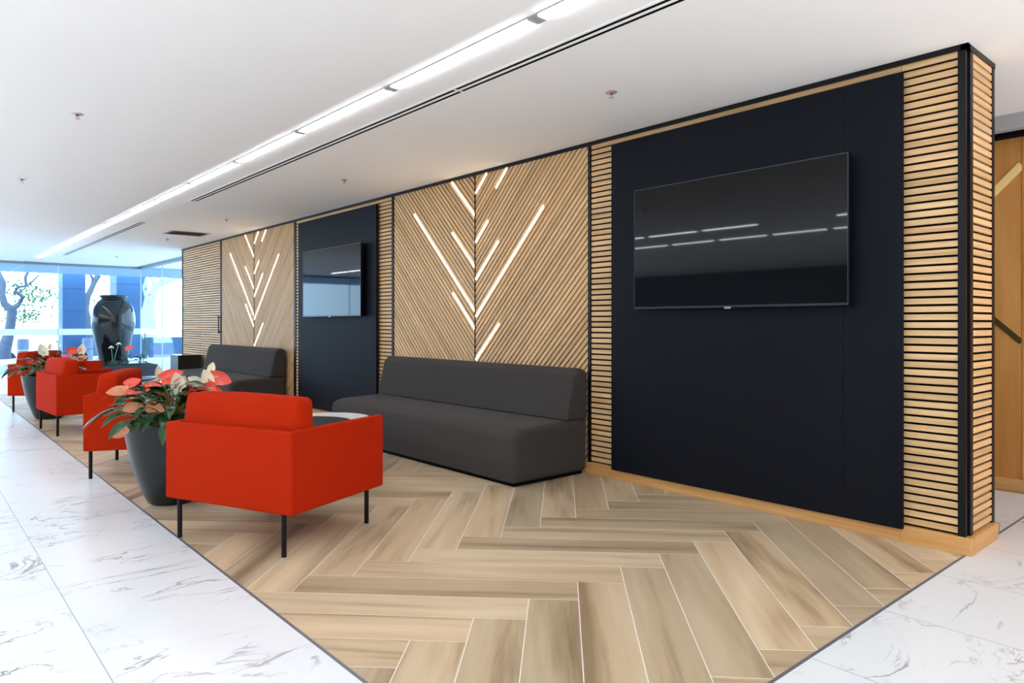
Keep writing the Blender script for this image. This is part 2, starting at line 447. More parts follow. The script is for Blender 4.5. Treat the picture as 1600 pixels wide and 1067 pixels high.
# herringbone field: 0.2 x 1.2 m boards laid at 45 degrees, one prism per board
g = boxes((XB, 4.33, YB, YE, -.12, -.0007)); struct(g.build('floor_grout', m_grout), 'pale joints between the wood-look boards')
m = MB(); wd, L = .2025, 1.2003; q = math.sqrt(.5)
flo = lambda p, d: (p[0], p[1], d)
lim = ((-1, 0, -XB), (1, 0, 4.0), (0, -1, -YB), (0, 1, YE))
gp = .0019
for j in range(-2, 10):
    for i in range(-50, 50):
        tl = Vector((2.512 + .28637 * i, 2.125 + 1.6975 * j))
        if not (-4 < tl.x < 8): continue
        e1, e2 = Vector((q, q)), Vector((q, -q))
        A = [tl, tl - e1 * L, tl - e1 * L + e2 * wd, tl + e2 * wd]           # board running along (1,1)
        tr = tl + e2 * wd
        B = [tr, tr + e1 * wd, tr + e1 * wd - e2 * L, tr - e2 * L]           # board running along (1,-1)
        for P, al in ((A, (q, q)), (B, (q, -q))):
            cx = sum((p for p in P), Vector((0, 0))) / 4
            P = [p + (Vector((math.copysign(gp, (cx - p).dot(e1)), 0))).x * e1 + math.copysign(gp, (cx - p).dot(e2)) * e2 for p in P]
            pl = clip([tuple(p) for p in P], *lim)
            if pl: m.prism(pl, flo, -.003, 0, al, tw(.76, 1.10, .025))
struct(m.build('floor_herringbone', m_plank), 'light wood-look herringbone floor boards')
struct(boxes((XB - .012, XB, YB - .012, YE, -.1, .0015), (XB, 6.2, YB - .012, YB, -.1, .0015)).build('trim_1', m_edge), 'grey metal strip edging the herringbone floor')

# ceiling with a shallow light trough
m = boxes((-9, 2.035, -6, YG, H, H + .1), (2.42, 6.2, -6, YG, H, H + .1))
m.prism([(2.035, H + .018), (2.42, H), (2.42, H + .1), (2.035, H + .1)], lambda p, d: (p[0], d, p[1]), YG, -6, (0, 1))
struct(m.build('ceiling', m_ceil), 'smooth white ceiling with a long light trough')
struct(boxes((-9.2, -9, -6, YG, 0, H)).build('wall_left', m_wallgrey))
struct(boxes((-9, 6.2, -6.2, -6, 0, H)).build('wall_back', m_wallpaint))
# hall behind the panelled wall
hw = MB(); hw.box(5.6, 5.75, -6, 1.297, .09, 2.386, u=2); hw.box(5.6, 5.75, 1.3, YE, .09, 2.386, u=2)
struct(hw.build('wall_hall', m_oakpanel), 'oak veneered wall beyond the end of the slatted wall')
hb = MB(); hb.box(5.585, 5.75, -6, YE, 0, .09, u=1); struct(hb.build('baseboard_hall', m_plinth))
struct(boxes((5.43, 5.75, -6, YE, 2.386, H)).build('trim_2', m_bulk), 'grey bulkhead over the oak wall')
struct(boxes((5.50, 5.60, -6, YE, 2.362, 2.386)).build('trim_3', m_black))
struct(boxes((4.33, 5.6, YE, YE + .1, 0, H)).build('wall_hall_end', m_wallpaint))
for nm, mm, (y0, z0), (y1, z1), w, lab in (('brass_inlay', m_brass, (1.52, 1.946), (1.297, 2.177), .05, 'bright brass diagonal strip high on the oak wall'),
                                      ('bronze_inlay', m_bronze, (1.50, 1.197), (1.297, 1.001), .035, 'dark bronze diagonal strip low on the oak wall')):
    d = Vector((y1 - y0, z1 - z0)).normalized(); n = Vector((-d.y, d.x)) * w / 2
    P = [Vector((y0, z0)) + n, Vector((y1, z1)) + n, Vector((y1, z1)) - n, Vector((y0, z0)) - n]
    P = clip([tuple(p) for p in P], (-1, 0, -1.2975))
    m = MB(); m.prism(P, lambda p, dd: (dd, p[0], p[1]), 5.602, 5.594, (1, 0)); tag(m.build(nm, mm), lab, 'metal inlay')

# ================================================================== PANELLED WALL
ZB, ZT = .086, 2.459
struct(boxes((3.9275, 4.315, 1.143, YE, 0, H)).build('wall_right', m_black), 'dark core of the slatted wall')
pl = MB()
ys = [1.104, 1.423, 3.39, 6.4, 8.8, 11.7, YE]
for a_, b_ in zip(ys, ys[1:]): pl.box(3.893, 3.93, a_ + .0006, b_, 0, ZB, u=1, tint=tw(.95, 1.05))
pl.box(3.9306, 4.33, 1.104, 1.14, 0, ZB, u=0)
struct(pl.build('baseboard_right', m_plinth, bevel=.0015), 'oak plinth along the foot of the slatted wall')
struct(boxes((3.895, 3.93, 1.118, YE, ZT, H), (3.895, 4.33, 1.118, 1.15, ZT, H)).build('trim_4', m_blackmetal), 'black cornice strip over the slatted wall')
# corner profile
struct(boxes((3.902, 3.926, 1.131, 1.164, ZB, ZT), (3.926, 3.952, 1.138, 1.15, ZB, ZT), (3.944, 3.985, 1.122, 1.15, ZB, ZT),
             (4.295, 4.333, 1.122, 1.15, ZB, ZT), (3.90, 3.93, 3.590, 3.616, ZB, ZT), (3.90, 3.93, 6.388, 6.422, ZB, ZT),
             (3.90, 3.93, 8.812, 8.867, ZB, ZT), (3.90, 3.93, 11.66, 11.692, ZB, ZT), (3.90, 3.93, 13.715, YE, ZB, ZT),
             (3.905, 3.93, 5.000, 5.010, ZB, ZT), (3.905, 3.93, 10.262, 10.272, ZB, ZT)).build('trim_5', m_blackmetal), 'black upright strips between the wall panels')
PITCH = .04
def hslats(m, y0, y1, x0, x1, seams=()):
    """horizontal boards with open black gaps"""
    n = int(round((ZT - ZB) / PITCH))
    pt = (ZT - ZB) / n
    for k in range(n):
        z0 = ZB + pt * k + .012
        cuts = [y0] + list(seams) + [y1]
        for a_, b_ in zip(cuts, cuts[1:]):
            m.box(x0, x1, a_ + (.001 if a_ != y0 else 0), b_ - (.001 if b_ != y1 else 0), z0, z0 + pt - .012, u=1, tint=tw(.86, 1.08, .025))
def slat_panel(m, back, label):
    c = [sum(b) / 2 for b in (back[0:2], back[2:4])]
    t = empty('slat_panel', (c[0], c[1], 0), 0, label, 'wall panel', 'horizontal slat panels')
    s_ = m.build('slats', m_oak, t); b_ = boxes(back).build('backing_board', m_black, t)
    for o in (s_, b_): o.matrix_parent_inverse = Matrix.Translation((-c[0], -c[1], 0))
m = MB(); hslats(m, 1.166, 3.589, XW, 3.922, (1.423,))
slat_panel(m, (3.9222, 3.9262, 1.166, 3.589, ZB + .002, ZT - .002), 'horizontal oak slats framing the nearest dark panel, beside the wall end')
m = MB(); hslats(m, 6.423, 8.811, XW, 3.922)
slat_panel(m, (3.9222, 3.9262, 6.423, 8.811, ZB + .002, ZT - .002), 'horizontal oak slats behind the farther dark panel, between the chevrons')
m = MB()                                                            # return on the end of the wall
n = int(round((ZT - ZB) / PITCH)); pt = (ZT - ZB) / n
for k in range(n): m.box(3.986, 4.294, 1.125, 1.1375, ZB + pt * k + .012, ZB + pt * (k + 1), u=0, tint=tw(.86, 1.06, .025))
slat_panel(m, (3.986, 4.294, 1.1377, 1.1417, ZB + .002, ZT - .002), 'narrow horizontal oak slats wrapping the short end of the wall')
# slatted double door at the far end
d = MB(); hslats(d, 11.693, 12.688, XW, 3.925); hslats(d, 12.694, 13.714, XW, 3.925)
dr = struct(d.build('door_1', m_oak), 'flush slatted double door at the far end of the wall')
h_ = boxes((3.872, 3.885, 11.70, 11.72, .96, 1.25), (3.885, 3.91, 11.704, 11.716, .98, 1.0), (3.885, 3.91, 11.704, 11.716, 1.21, 1.23))
tag(h_.build('handle', m_blackmetal, dr), 'black bar handle')

LEDS = [((5.36, 2.452), (5.012, 2.104)), ((4.84, 2.452), (4.994, 2.298)), ((4.563, 2.452), (4.71, 2.305)), ((5.998, 2.225), (5.012, 1.239)),
        ((4.82, 2.03), (4.994, 1.856)), ((5.352, 1.978), (5.012, 1.638)), ((4.677, 1.838), (4.994, 1.521)), ((4.11, 2.072), (4.994, 1.188)),
        ((5.344, 1.413), (5.012, 1.081)), ((4.671, 1.121), (4.994, .798))]
def chevron(dy, label):
    root = empty('chevron_panel', (3.925, 5.005 + dy, 0), 0, label, 'wall panel', 'chevron panels with light strips')
    fn = lambda p, d: (d - 3.925, p[0] - 5.005, p[1])
    for (a_, b_, sgn, nm) in ((3.617, 4.999, -1, 'right'), (5.011, 6.387, 1, 'left')):
        m = MB()
        al = Vector((1, sgn)).normalized(); ac = Vector((-al.y, al.x))
        base = Vector((5.005, 1.188 if sgn < 0 else 1.239)) + ac * .006      # a light strip sits in a joint
        for k in range(-60, 60):
            c0 = base + ac * (PITCH * k)
            P = [c0 - al * 5, c0 + al * 5, c0 + al * 5 + ac * .028, c0 - al * 5 + ac * .028]
            P = clip([tuple(p) for p in P], (-1, 0, -a_), (1, 0, b_), (0, -1, -ZB - .004), (0, 1, ZT))
            if P:
                m.prism(P, fn, 3.925, XW, al, tw(.86, 1.08, .025))
        m.build('slat_leaf', m_oak, root)
    for p0, p1 in LEDS:
        p0, p1 = Vector(p0), Vector(p1); d = (p1 - p0).normalized(); n_ = Vector((-d.y, d.x)) * .0095
        m = MB(); m.prism([tuple(p0 + n_), tuple(p1 + n_), tuple(p1 - n_), tuple(p0 - n_)], fn, 3.920, 3.906, d)
        o = m.build('light_strip', m_warm, root); o['label'] = 'glowing warm light strip'
    root.location.y = 5.005 + dy
    return root
chevron(0, 'oak chevron panel with glowing strips behind the nearer charcoal sofa')
chevron(5.262, 'oak chevron panel with glowing strips behind the farther charcoal sofa')

# dark panels and televisions
def navy(y0, y1, seam, label):
    root = empty('dark_panel', (3.865, (y0 + y1) / 2, 0), 0, label, 'wall panel', 'dark panels behind the televisions')
    yc = (y0 + y1) / 2
    cuts = [y0] + ([seam] if seam else []) + [y1]
    for a_, b_ in zip(cuts, cuts[1:]):
        o = boxes((0, .026, a_ - yc + .0008, b_ - yc - .0008, .072, 2.412)).build('board', m_navy, root, bevel=.001)
    boxes((.026, .0435, y0 - yc + .06, y1 - yc - .06, .12, 2.36)).build('backing_frame', m_black, root)
navy(1.404, 3.356, 1.703, 'dark navy wall panel behind the nearest television')
navy(6.675, 8.648, None, 'dark navy wall panel behind the farther television')
def tv(y0, y1, z0, z1, label):
    yc = (y0 + y1) / 2; root = empty('television', (3.79, yc, z0), 0, label, 'television', 'wall televisions')
    hw_ = (y1 - y0) / 2; hh = z1 - z0
    boxes((0.004, .034, -hw_, hw_, 0, hh)).build('housing', m_blackmetal, root, bevel=.003)
    boxes((.0015, .004, -hw_ + .006, hw_ - .006, .016, hh - .006)).build('screen', m_screen, root)
    b = boxes((0, .006, -hw_, hw_, .002, .014), (0, .006, -hw_, -hw_ + .005, .014, hh), (0, .006, hw_ - .005, hw_, .014, hh), (0, .006, -hw_ + .005, hw_ - .005, hh - .005, hh))
    b.build('bezel', m_bezel, root)
    boxes((-.002, .002, -.022, .022, -.006, .005)).build('badge', m_logo, root)
    boxes((.034, .074, -hw_ * .45, hw_ * .45, hh * .25, hh * .75)).build('wall_bracket', m_black, root)
    return root
tv(1.642, 3.085, 1.222, 2.036, 'large black television on the nearest dark panel')
tv(6.885, 8.348, 1.206, 2.014, 'black television on the farther dark panel')

# ================================================================== CEILING FITTINGS
ORD = ['nearest', 'second-nearest', 'third', 'fourth', 'fifth', 'sixth', 'seventh', 'eighth', 'ninth', 'tenth', 'eleventh', 'twelfth', 'thirteenth', 'fourteenth', 'fifteenth', 'sixteenth']
def striplight(x, y0, y1, z, w, label, group, led=None):
    yc = (y0 + y1) / 2
    root = empty('strip_light', (x, yc, z), 0, label, 'ceiling light', group)
    hl = (y1 - y0) / 2
    boxes((-w / 2 - .006, w / 2 + .006, -hl, hl, .004, .03)).build('housing', m_lamphouse, root)
    boxes((-w / 2, w / 2, -hl + .035, hl - .035, -.004, .0045)).build('diffuser', led or m_led, root)
    boxes((-w / 2, w / 2, -hl, -hl + .034, -.002, .0045)).build('end_cap', m_lamphouse, root)
    boxes((-w / 2, w / 2, hl - .034, hl, -.002, .0045)).build('end_cap', m_lamphouse, root)
n = 0
for k in range(-2, 13):
    y0 = 2.308 + 1.24 * k
    y1 = min(y0 + 1.24, 17.56)
    if y1 - y0 < .3: continue
    if k < -2: continue
    lab = '%s segment of the bright ceiling line from the open wall end' % ORD[n]; n += 1
    striplight(2.158, y0 + .001, y1 - .001, H + .0035, .062, lab, 'segments of the ceiling light line')
# the lobby's other rows (two of them show mirrored in the nearest television) and the added ones in the hall
for x, first, step in ((-1.3, 6.0, .98), (-2.5, 6.48, .93)):
    for k in range(-12, 14):
        y0 = first + step * k
        if -5.8 < y0 and y0 + step < 18.3 and not (x == -1.3 and k == -2):
            striplight(x, y0 + .02, y0 + step - .02, H + .0035 - .004, .07, 'lobby strip light mirrored in the nearest television', 'lobby strip lights', m_led2)
for y0 in (-4, -2.4, -.9, 2.2, 3.7):  # out-of-view strips added to brighten the dim hall and its oak wall
    striplight(4.95, y0, y0 + 1.2, H + .0035 - .004, .06, 'added unseen strip light in the ceiling of the hall behind the slatted wall', 'added hall strip lights')

def slot(y0, y1, label):
    root = empty('slot_diffuser', (2.452, (y0 + y1) / 2, H - .0006), 0, label, 'air vent', 'linear ceiling vents')
    hl = (y1 - y0) / 2
    for x0, x1 in ((-.05, -.033), (-.010, .010), (.033, .05)): boxes((x0, x1, -hl, hl, -.003, .0)).build('flange', m_ceil, root)
    for x0, x1 in ((-.033, -.010), (.010, .033)): boxes((x0, x1, -hl + .01, hl - .01, -.0015, 0)).build('slot_opening', m_black, root)
slot(-2.0, 3.30, 'nearest length of black double-slot air vent beside the light line')
slot(3.302, 8.22, 'long middle length of black double-slot ceiling air vent')
slot(10.38, 16.4, 'farthest black double-slot ceiling vent, near the glass front')
root = empty('ceiling_grille', (3.26, 11.24, H), 0, 'square taupe air grille in the ceiling near the far chevron panel', 'air vent')
boxes((-.28, -.25, -.24, .24, -.006, 0), (.25, .28, -.24, .24, -.006, 0), (-.25, .25, -.24, -.22, -.006, 0), (-.25, .25, .22, .24, -.006, 0)).build('frame', m_grille, root)
m = MB()
for k in range(22):
    y = -.215 + k * .02
    m.face([(-.25, y, -.004), (.25, y, -.004), (.25, y + .017, -.0006), (-.25, y + .017, -.0006)])
    m.face([(-.25, y + .003, -.004), (-.25, y + .02, -.0006), (.25, y + .02, -.0006), (.25, y + .003, -.004)])
m.build('louvres', m_grille, root)
def sprinkler(x, y, label):
    root = empty('sprinkler', (x, y, H), 0, label, 'sprinkler', 'ceiling sprinklers')
    m = MB(); m.lathe([(.0, -.004), (.030, -.005), (.036, -.001), (.036, 0)], 20, cap0=False); m.build('rose', m_sprk, root, smooth=True)
    m = MB(); m.lathe([(.007, -.016), (.009, -.004)], 10, cap1=True); m.build('bulb', m_bulb, root, smooth=True)
    m = MB(); m.tube([(-.012, 0, -.004), (-.012, 0, -.022), (0, 0, -.032)], .0022, 6); m.tube([(.012, 0, -.004), (.012, 0, -.022), (0, 0, -.032)], .0022, 6)
    m.lathe([(.003, -.036), (.014, -.034), (.014, -.032), (.003, -.030)], 12, cap1=True); m.build('deflector', m_sprk, root, smooth=True)
for x, y, l in ((.864, 5.296, 'nearer of two ceiling sprinklers on the far side of the light line from the wall'), (.858, 8.03, 'farther of two ceiling sprinklers on the far side of the light line from the wall'),
                (3.151, 2.736, 'ceiling sprinkler above the nearest dark panel and television'), (3.166, 6.06, 'ceiling sprinkler just in front of the nearer chevron panel'),
                (3.22, 9.41, 'ceiling sprinkler in front of the farther dark panel'), (3.24, 12.19, 'ceiling sprinkler just past the taupe ceiling grille'),
                (3.30, 16.03, 'farthest ceiling sprinkler, by the corner of the glass')):
    sprinkler(x, y, l)

# ================================================================== GLASS FRONT
struct(boxes((-9, XG, YG - .05, YG + .06, H - .055, H), (XG - .05, XG + .06, YE, YG, H - .055, H)).build('trim_6', m_metal), 'grey head channel of the glass front')
xs = [XG, 2.687, 1.0, -.69, -2.38, -4.07, -5.76, -7.45, -9]
n = 1
def pane(vert, a_, b_, zt=H - .05):
    global n
    if vert:
        g = boxes((a_ + .006, b_ - .006, YG, YG + .012, .0, zt)); f = MB(); f.face([(a_ + .006, YG - .001, .86), (b_ - .006, YG - .001, .86), (b_ - .006, YG - .001, 1.0), (a_ + .006, YG - .001, 1.0)]); j = boxes((a_ - .012, a_ + .006, YG - .004, YG + .016, 0, zt))
    else:
        g = boxes((XG, XG + .012, a_ + .006, b_ - .006, 0, zt)); f = MB(); f.face([(XG - .001, a_ + .006, .86), (XG - .001, b_ - .006, .86), (XG - .001, b_ - .006, 1.0), (XG - .001, a_ + .006, 1.0)]); j = boxes((XG - .004, XG + .016, b_ - .006, b_ + .012, 0, zt))
    w = struct(g.build('window_%d' % n, m_glass), 'clear floor-to-ceiling glass pane'); n += 1
    tag(f.build('frosted_band', m_frost, w), 'white frosted band'); j.build('joint', m_joint, w)
for a_, b_ in zip(xs[1:], xs): pane(True, a_, b_)
pane(False, YE, 16.9); pane(False, 16.9, YG)

# ================================================================== ARMCHAIRS
def armchair(loc, rz, label):
    """faces +X; u front-back -.365...365, v across -.435...435"""
    t = empty('armchair', loc, rz, label, 'armchair', 'red-orange armchairs')
    u0, u1, v1 = -.365, .365, .435
    zb, zt, th = .208, .609, .045
    m = MB()      # one upholstered shell: base, back panel and two arms
    def ring(z, w): return [(u0, -v1, z), (u1, -v1, z), (u1, -v1 + th, z), (u0 + th, -v1 + th, z), (u0 + th, v1 - th, z), (u1, v1 - th, z), (u1, v1, z), (u0, v1, z)]
    m.grid([ring(zb, 0), ring(zt, 0)], True)
    b, T = ring(zb, 0), ring(zt, 0)
    m.face([T[0], T[1], T[2], T[3]]); m.face([T[0], T[3], T[4], T[7]]); m.face([T[4], T[5], T[6], T[7]])
    m.face([b[3], b[2], b[1], b[0]]); m.face([b[7], b[4], b[3], b[0]]); m.face([b[7], b[6], b[5], b[4]])
    m.build('shell', m_red, t, bevel=.010, seg=3)
    m = MB(); m.box(u0 + th, u1 - .005, -v1 + th, v1 - th, zb, .30); m.build('seat_base', m_red, t, bevel=.006)
    m = MB(); m.rbox(((u0 + th + u1) / 2 - .003, 0, .36), (u1 - u0 - th, 2 * (v1 - th) - .008, .13), .035, puff=.012); m.build('seat_cushion', m_red, t, smooth=True, angle=80)
    # loose back cushion: rests on the back panel and leans over the seat
    def lean(p):
        k = (p.z - .43) / .325
        x = p.x * (1 - .25 * max(0, k - .2)) + .020 * k
        return Vector((u0 + .130 + x, p.y * (1 + .012 * math.sin(3 * k)), p.z))
    m = MB(); m.rbox((0, 0, .5925), (.165, 2 * (v1 - th) - .012, .325), .032, puff=.012, fn=lean)
    m.build('back_cushion', m_red, t, smooth=True, angle=80)
    for uu, vv in ((u0 + .03, -.362), (u0 + .03, .362), (u1 - .06, -.362), (u1 - .06, .362)):
        m = MB(); m.tube([(uu, vv, 0), (uu, vv, zb + .001)], .0125, 14); m.build('leg', m_blackmetal, t, smooth=True)
    for vv in (-.362, .362): boxes((u0 + .02, u1 - .05, vv - .012, vv + .012, zb - .006, zb)).build('leg_rail', m_blackmetal, t)
    return t
a1 = armchair((1.559, 3.744, 0), R(23.2), 'nearest red-orange armchair, back turned, in front of the black pot')
dup(a1, (1.494, 6.042, 0), R(-25), 'red-orange armchair just behind the nearest black flower pot')
dup(a1, (1.487, 8.645, 0), R(4), 'red-orange armchair in front of the farther flower pot')
dup(a1, (1.567, 11.01, 0), R(-38), 'farthest red-orange armchair, partly behind the farther flower pot')

# ================================================================== SOFAS
def sofa(y0, y1, label):
    t = empty('sofa', (3.52, (y0 + y1) / 2, 0), 0, label, 'sofa', 'charcoal sofas')
    hl = (y1 - y0) / 2
    def loft(m, prof, r, bulge=None):
        rows = []
        secs = [(-hl + r * (1 - math.sin(a)), r * (1 - math.cos(a))) for a in [R(10 * k) for k in range(9, -1, -1)]]
        ys_ = [(y, ins) for y, ins in secs]
        ys_ = [(-hl + r * (1 - math.cos(R(15 * k))) , r * (1 - math.sin(R(15 * k)))) for k in range(0, 7)]
        mid = [(-hl + r + (2 * hl - 2 * r) * k / 24, 0) for k in range(1, 24)]
        allr = ys_ + mid + [(-y, i) for y, i in reversed(ys_)]
        for y, ins in allr:
            pp = inset(prof, ins)
            f = max(0, 1 - (y / hl) ** 2)
            rows.append([(p[0] - 3.52, y, p[1] + (bulge(p, f) if bulge else 0)) for p in pp])
        m.grid(rows, True, True, True)
    base = fillet([(3.155, .025), (3.875, .025), (3.885, .412), (3.70, .412), (3.24, .398), (3.145, .36), (3.14, .16)], [.02, .02, .01, .06, .10, .06, .05], 6)
    def seat_bulge(p, f):
        return (.012 * f * max(0, 1 - abs(p[0] - 3.4) / .3) if p[1] > .36 else 0)
    m = MB(); loft(m, base, .045, seat_bulge); m.build('seat', m_char, t, smooth=True, angle=50)
    back = fillet([(3.655, .414), (3.885, .414), (3.886, .77), (3.79, .80), (3.735, .745), (3.70, .60)], [.012, .012, .05, .055, .06, .1], 6)
    m = MB(); loft(m, back, .03); m.build('backrest', m_char, t, smooth=True, angle=50)
    boxes((3.18 - 3.52, 3.86 - 3.52, -hl + .04, hl - .04, 0, .03)).build('plinth', m_black, t)
    return t
sofa(3.60, 6.30, 'nearer low charcoal sofa, against the first chevron panel')
sofa(9.06, 11.76, 'farther charcoal sofa, against the second chevron panel')

# ================================================================== TABLES
def side_table(x, y, r, z, mat, leg, label, group):
    t = empty('side_table', (x, y, 0), 0, label, 'table', group)
    m = MB(); m.lathe([(0, z - .018), (r - .012, z - .018), (r - .002, z - .010), (r, z - .004), (r - .003, z), (0, z)], 64, cap0=False); m.build('table_top', mat, t, smooth=True, angle=30)
    m = MB(); m.lathe([(.022, .012), (.022, z - .018)], 16); m.build('column', leg, t, smooth=True)
    m = MB(); m.lathe([(0, 0), (.17, 0), (.17, .008), (.03, .014), (0, .014)], 40, cap0=False); m.build('base', leg, t, smooth=True, angle=30)
side_table(2.08, 4.585, .34, .445, m_blacktop, m_blackmetal, 'round black side table in front of the nearest armchair', 'round black side tables')
side_table(2.47, 5.08, .36, .39, m_whitetop, m_blackmetal, 'round white low table beside the nearer sofa', 'round white low tables')
side_table(2.10, 9.72, .34, .44, m_blacktop, m_blackmetal, 'farther round black side table, behind the flowers', 'round black side tables')
side_table(2.36, 10.22, .36, .39, m_whitetop, m_blackmetal, 'farther round white table, behind the flowers, left of the far sofa', 'round white low tables')
t = empty('side_block', (3.70, 12.72, 0), 0, 'dark block pedestal standing beyond the farther sofa', 'pedestal')
boxes((-.215, .16, -.22, .22, .01, .585)).build('body', m_cube, t, bevel=.004)
boxes((-.2, .15, -.2, .2, 0, .01)).build('foot', m_black, t)
boxes((-.217, .162, -.222, .222, .585, .592)).build('top', m_urn, t, bevel=.002)

# ================================================================== PLANTS
def leaf_rows(m, base, direction, length, width, droop=.4, fold=.25, n=7, roll=0, heart=False):
    """a leaf blade: five points across, curved along its midrib"""
    base = Vector(base); d = Vector(direction).normalized()
    side = d.cross(Vector((0, 0, 1)))
    if side.length < 1e-3: side = Vector((1, 0, 0))
    side.normalize(); side = Matrix.Rotation(roll, 3, d) @ side
    p = base.copy(); rows = []
    for i in range(n + 1):
        u = i / n
        if heart: w = width * (math.sin(math.pi * min(1, u * .82 + .20)) ** .8) * (1 if u < .85 else 1)
        else: w = width * math.sin(math.pi * (u * .93 + .06) ** .72) ** .9
        if i == n: w = width * .02
        up = side.cross(d).normalized()
        rows.append([p - side * w + up * w * fold, p - side * w * .5 + up * w * fold * .3, p, p + side * w * .5 + up * w * fold * .3, p + side * w + up * w * fold])
        d = (d + Vector((0, 0, -droop / n))).normalized()
        p = p + d * (length / n)
    m.grid(rows, False)
def arc(p0, az, reach, height, n=6, droop=.0):
    out = []
    for i in range(n + 1):
        u = i / n
        out.append((p0[0] + math.cos(az) * reach * u ** 1.4, p0[1] + math.sin(az) * reach * u ** 1.4, p0[2] + height * math.sin(u * math.pi / 2) - droop * u * u))
    return out
def flower(parent, tip, d, nrm, size, mat, stem_pts):
    m = MB(); m.tube(stem_pts, .0032, 6); st = m.build('flower_stem', m_stem, parent, smooth=True)
    d = Vector(d).normalized(); nrm = Vector(nrm); nrm = (nrm - d * nrm.dot(d)).normalized(); side = d.cross(nrm)
    rows = []; base = Vector(tip) - d * size * .3
    for i in range(10):
        u = i / 9; w = size * .44 * (math.sin(math.pi * min(1, u * .80 + .20)) ** .75) if i < 9 else .001
        lobe = size * .10 * max(0, 1 - u * 4)
        c = base + d * size * (u * 1.25 - .12) + nrm * size * (.16 * (u - .4) ** 2 * 2)
        rows.append([c - side * w - d * lobe + nrm * w * .45, c - side * w * .5 - d * lobe * .6 + nrm * w * .12, c, c + side * w * .5 - d * lobe * .6 + nrm * w * .12, c + side * w - d * lobe + nrm * w * .45])
    m = MB(); m.grid(rows, False); m.build('spathe', mat, st, smooth=True, angle=80)
    k = (d * .5 + nrm).normalized(); t0 = base + nrm * size * .03 + d * size * .1
    m = MB(); m.tube([t0, t0 + k * size * .25, t0 + k * size * .5], [size * .045, size * .042, size * .02], 8); m.build('spadix', m_spadix, st, smooth=True)
def potted(loc, label, seed, flowers, nleaf=62):
    rnd = random.Random(seed)
    t = empty('potted_anthurium', loc, 0, label, 'potted plant', 'flowering plants in dark pots')
    prof = [(0, 0), (.125, 0), (.142, .012), (.175, .08), (.214, .19), (.246, .31), (.268, .43), (.277, .495), (.281, .508), (.278, .516), (.262, .516), (.258, .505), (.25, .45)]
    m = MB(); m.lathe(prof, 56, cap0=False); m.build('pot', m_pot, t, smooth=True, angle=35)
    m = MB(); m.lathe([(.252, .462), (.15, .478), (0, .482)], 40, cap0=False); m.build('soil', m_soil, t, smooth=True)
    m = MB(); ms = MB()
    for k in range(nleaf):
        az = 2 * math.pi * (k * .618) + rnd.uniform(-.2, .2)
        u = (k + .5) / nleaf
        reach = .05 + .33 * u ** .8 + rnd.uniform(-.04, .05)
        height = .22 - .15 * u ** 1.5 + rnd.uniform(-.05, .05)
        s0 = (math.cos(az) * .1 * u, math.sin(az) * .1 * u, .48)
        pts = arc(s0, az, reach * .75, max(.04, height))
        ms.tube(pts, .003, 5)
        ln = rnd.uniform(.12, .20); wd_ = ln * rnd.uniform(.15, .21)
        elev = .50 - .55 * u + rnd.uniform(-.3, .3)
        leaf_rows(m, pts[-1], (math.cos(az), math.sin(az), elev), ln, wd_, droop=.5 + rnd.uniform(0, .5), fold=rnd.uniform(.12, .32), roll=rnd.uniform(-.35, .35))
    for k in range(56):                                            # short inner leaves hide the stems
        az = k * 2.4; u = (k + .5) / 56; rr = .04 + .24 * u
        leaf_rows(m, (math.cos(az) * rr * .8, math.sin(az) * rr * .8, .50 + rnd.uniform(.0, .15)), (math.cos(az), math.sin(az), rnd.uniform(-.1, 1.0)), rnd.uniform(.10, .16), rnd.uniform(.020, .032),
                  droop=.6, fold=.2, n=6, roll=rnd.uniform(-.5, .5))
    tag(m.build('foliage', m_leaf, t, smooth=True, angle=80), kind='stuff'); ms.build('stems', m_stem, t, smooth=True)
    vr, vf = Vector((.965, -.262, 0)), Vector((.262, .965, 0))      # across and away, as one stands on the walkway
    for (r_, f_, z_, mat, size, th, op) in flowers:
        tip = vr * r_ + vf * f_ + Vector((0, 0, z_)); p0 = tip * .3; p0.z = .48
        d = vr * math.cos(R(th)) + Vector((0, 0, math.sin(R(th))))
        nrm = -vf * op + Vector((0, 0, 1.02 - op)) + vr * rnd.uniform(-.3, .3)
        pts = [p0.lerp(tip - d * size * .3, u) + Vector((0, 0, .04 * math.sin(math.pi * u))) for u in (0, .25, .5, .75, 1)]
        flower(t, tip, d, nrm, size * .9, mat, pts)
    return t
CO, SA, CR = m_coral, m_salmon, m_cream
# across, away, height, colour, size, direction, how far it faces the walkway
F1 = [(-.29, .0, .70, SA, .105, 185, .5), (-.235, -.04, .69, CO, .07, -25, .7), (-.235, .06, .745, CO, .085, 20, .6), (-.115, .0, .725, CO, .085, 15, .6),
      (-.02, .04, .78, CO, .12, 20, .7), (.03, .02, .73, CR, .115, 100, .9), (-.085, .09, .795, CR, .085, 95, .4), (.06, .05, .74, CR, .07, 80, .5),
      (.14, .02, .75, CR, .08, 150, .9), (.205, .0, .76, CR, .10, 110, .9), (.23, .05, .825, CR, .065, 75, .9), (.265, .02, .765, CO, .12, -20, .7),
      (.205, -.05, .70, CO, .115, 195, .7), (.13, -.02, .705, CO, .08, 10, .4), (.14, -.06, .665, CO, .085, 235, .7), (.255, -.04, .68, CO, .08, -50, .7),
      (-.205, -.12, .625, SA, .095, 200, .9), (-.11, -.13, .61, SA, .095, -20, .9), (-.27, -.14, .48, SA, .085, 215, .9), (-.07, -.16, .475, SA, .08, 240, .8), (.10, .1, .72, CO, .08, 60, .6)]
potted((1.30, 4.78, 0), 'dark round pot of coral and cream flowers beside the nearest armchair', 3, F1, 84)
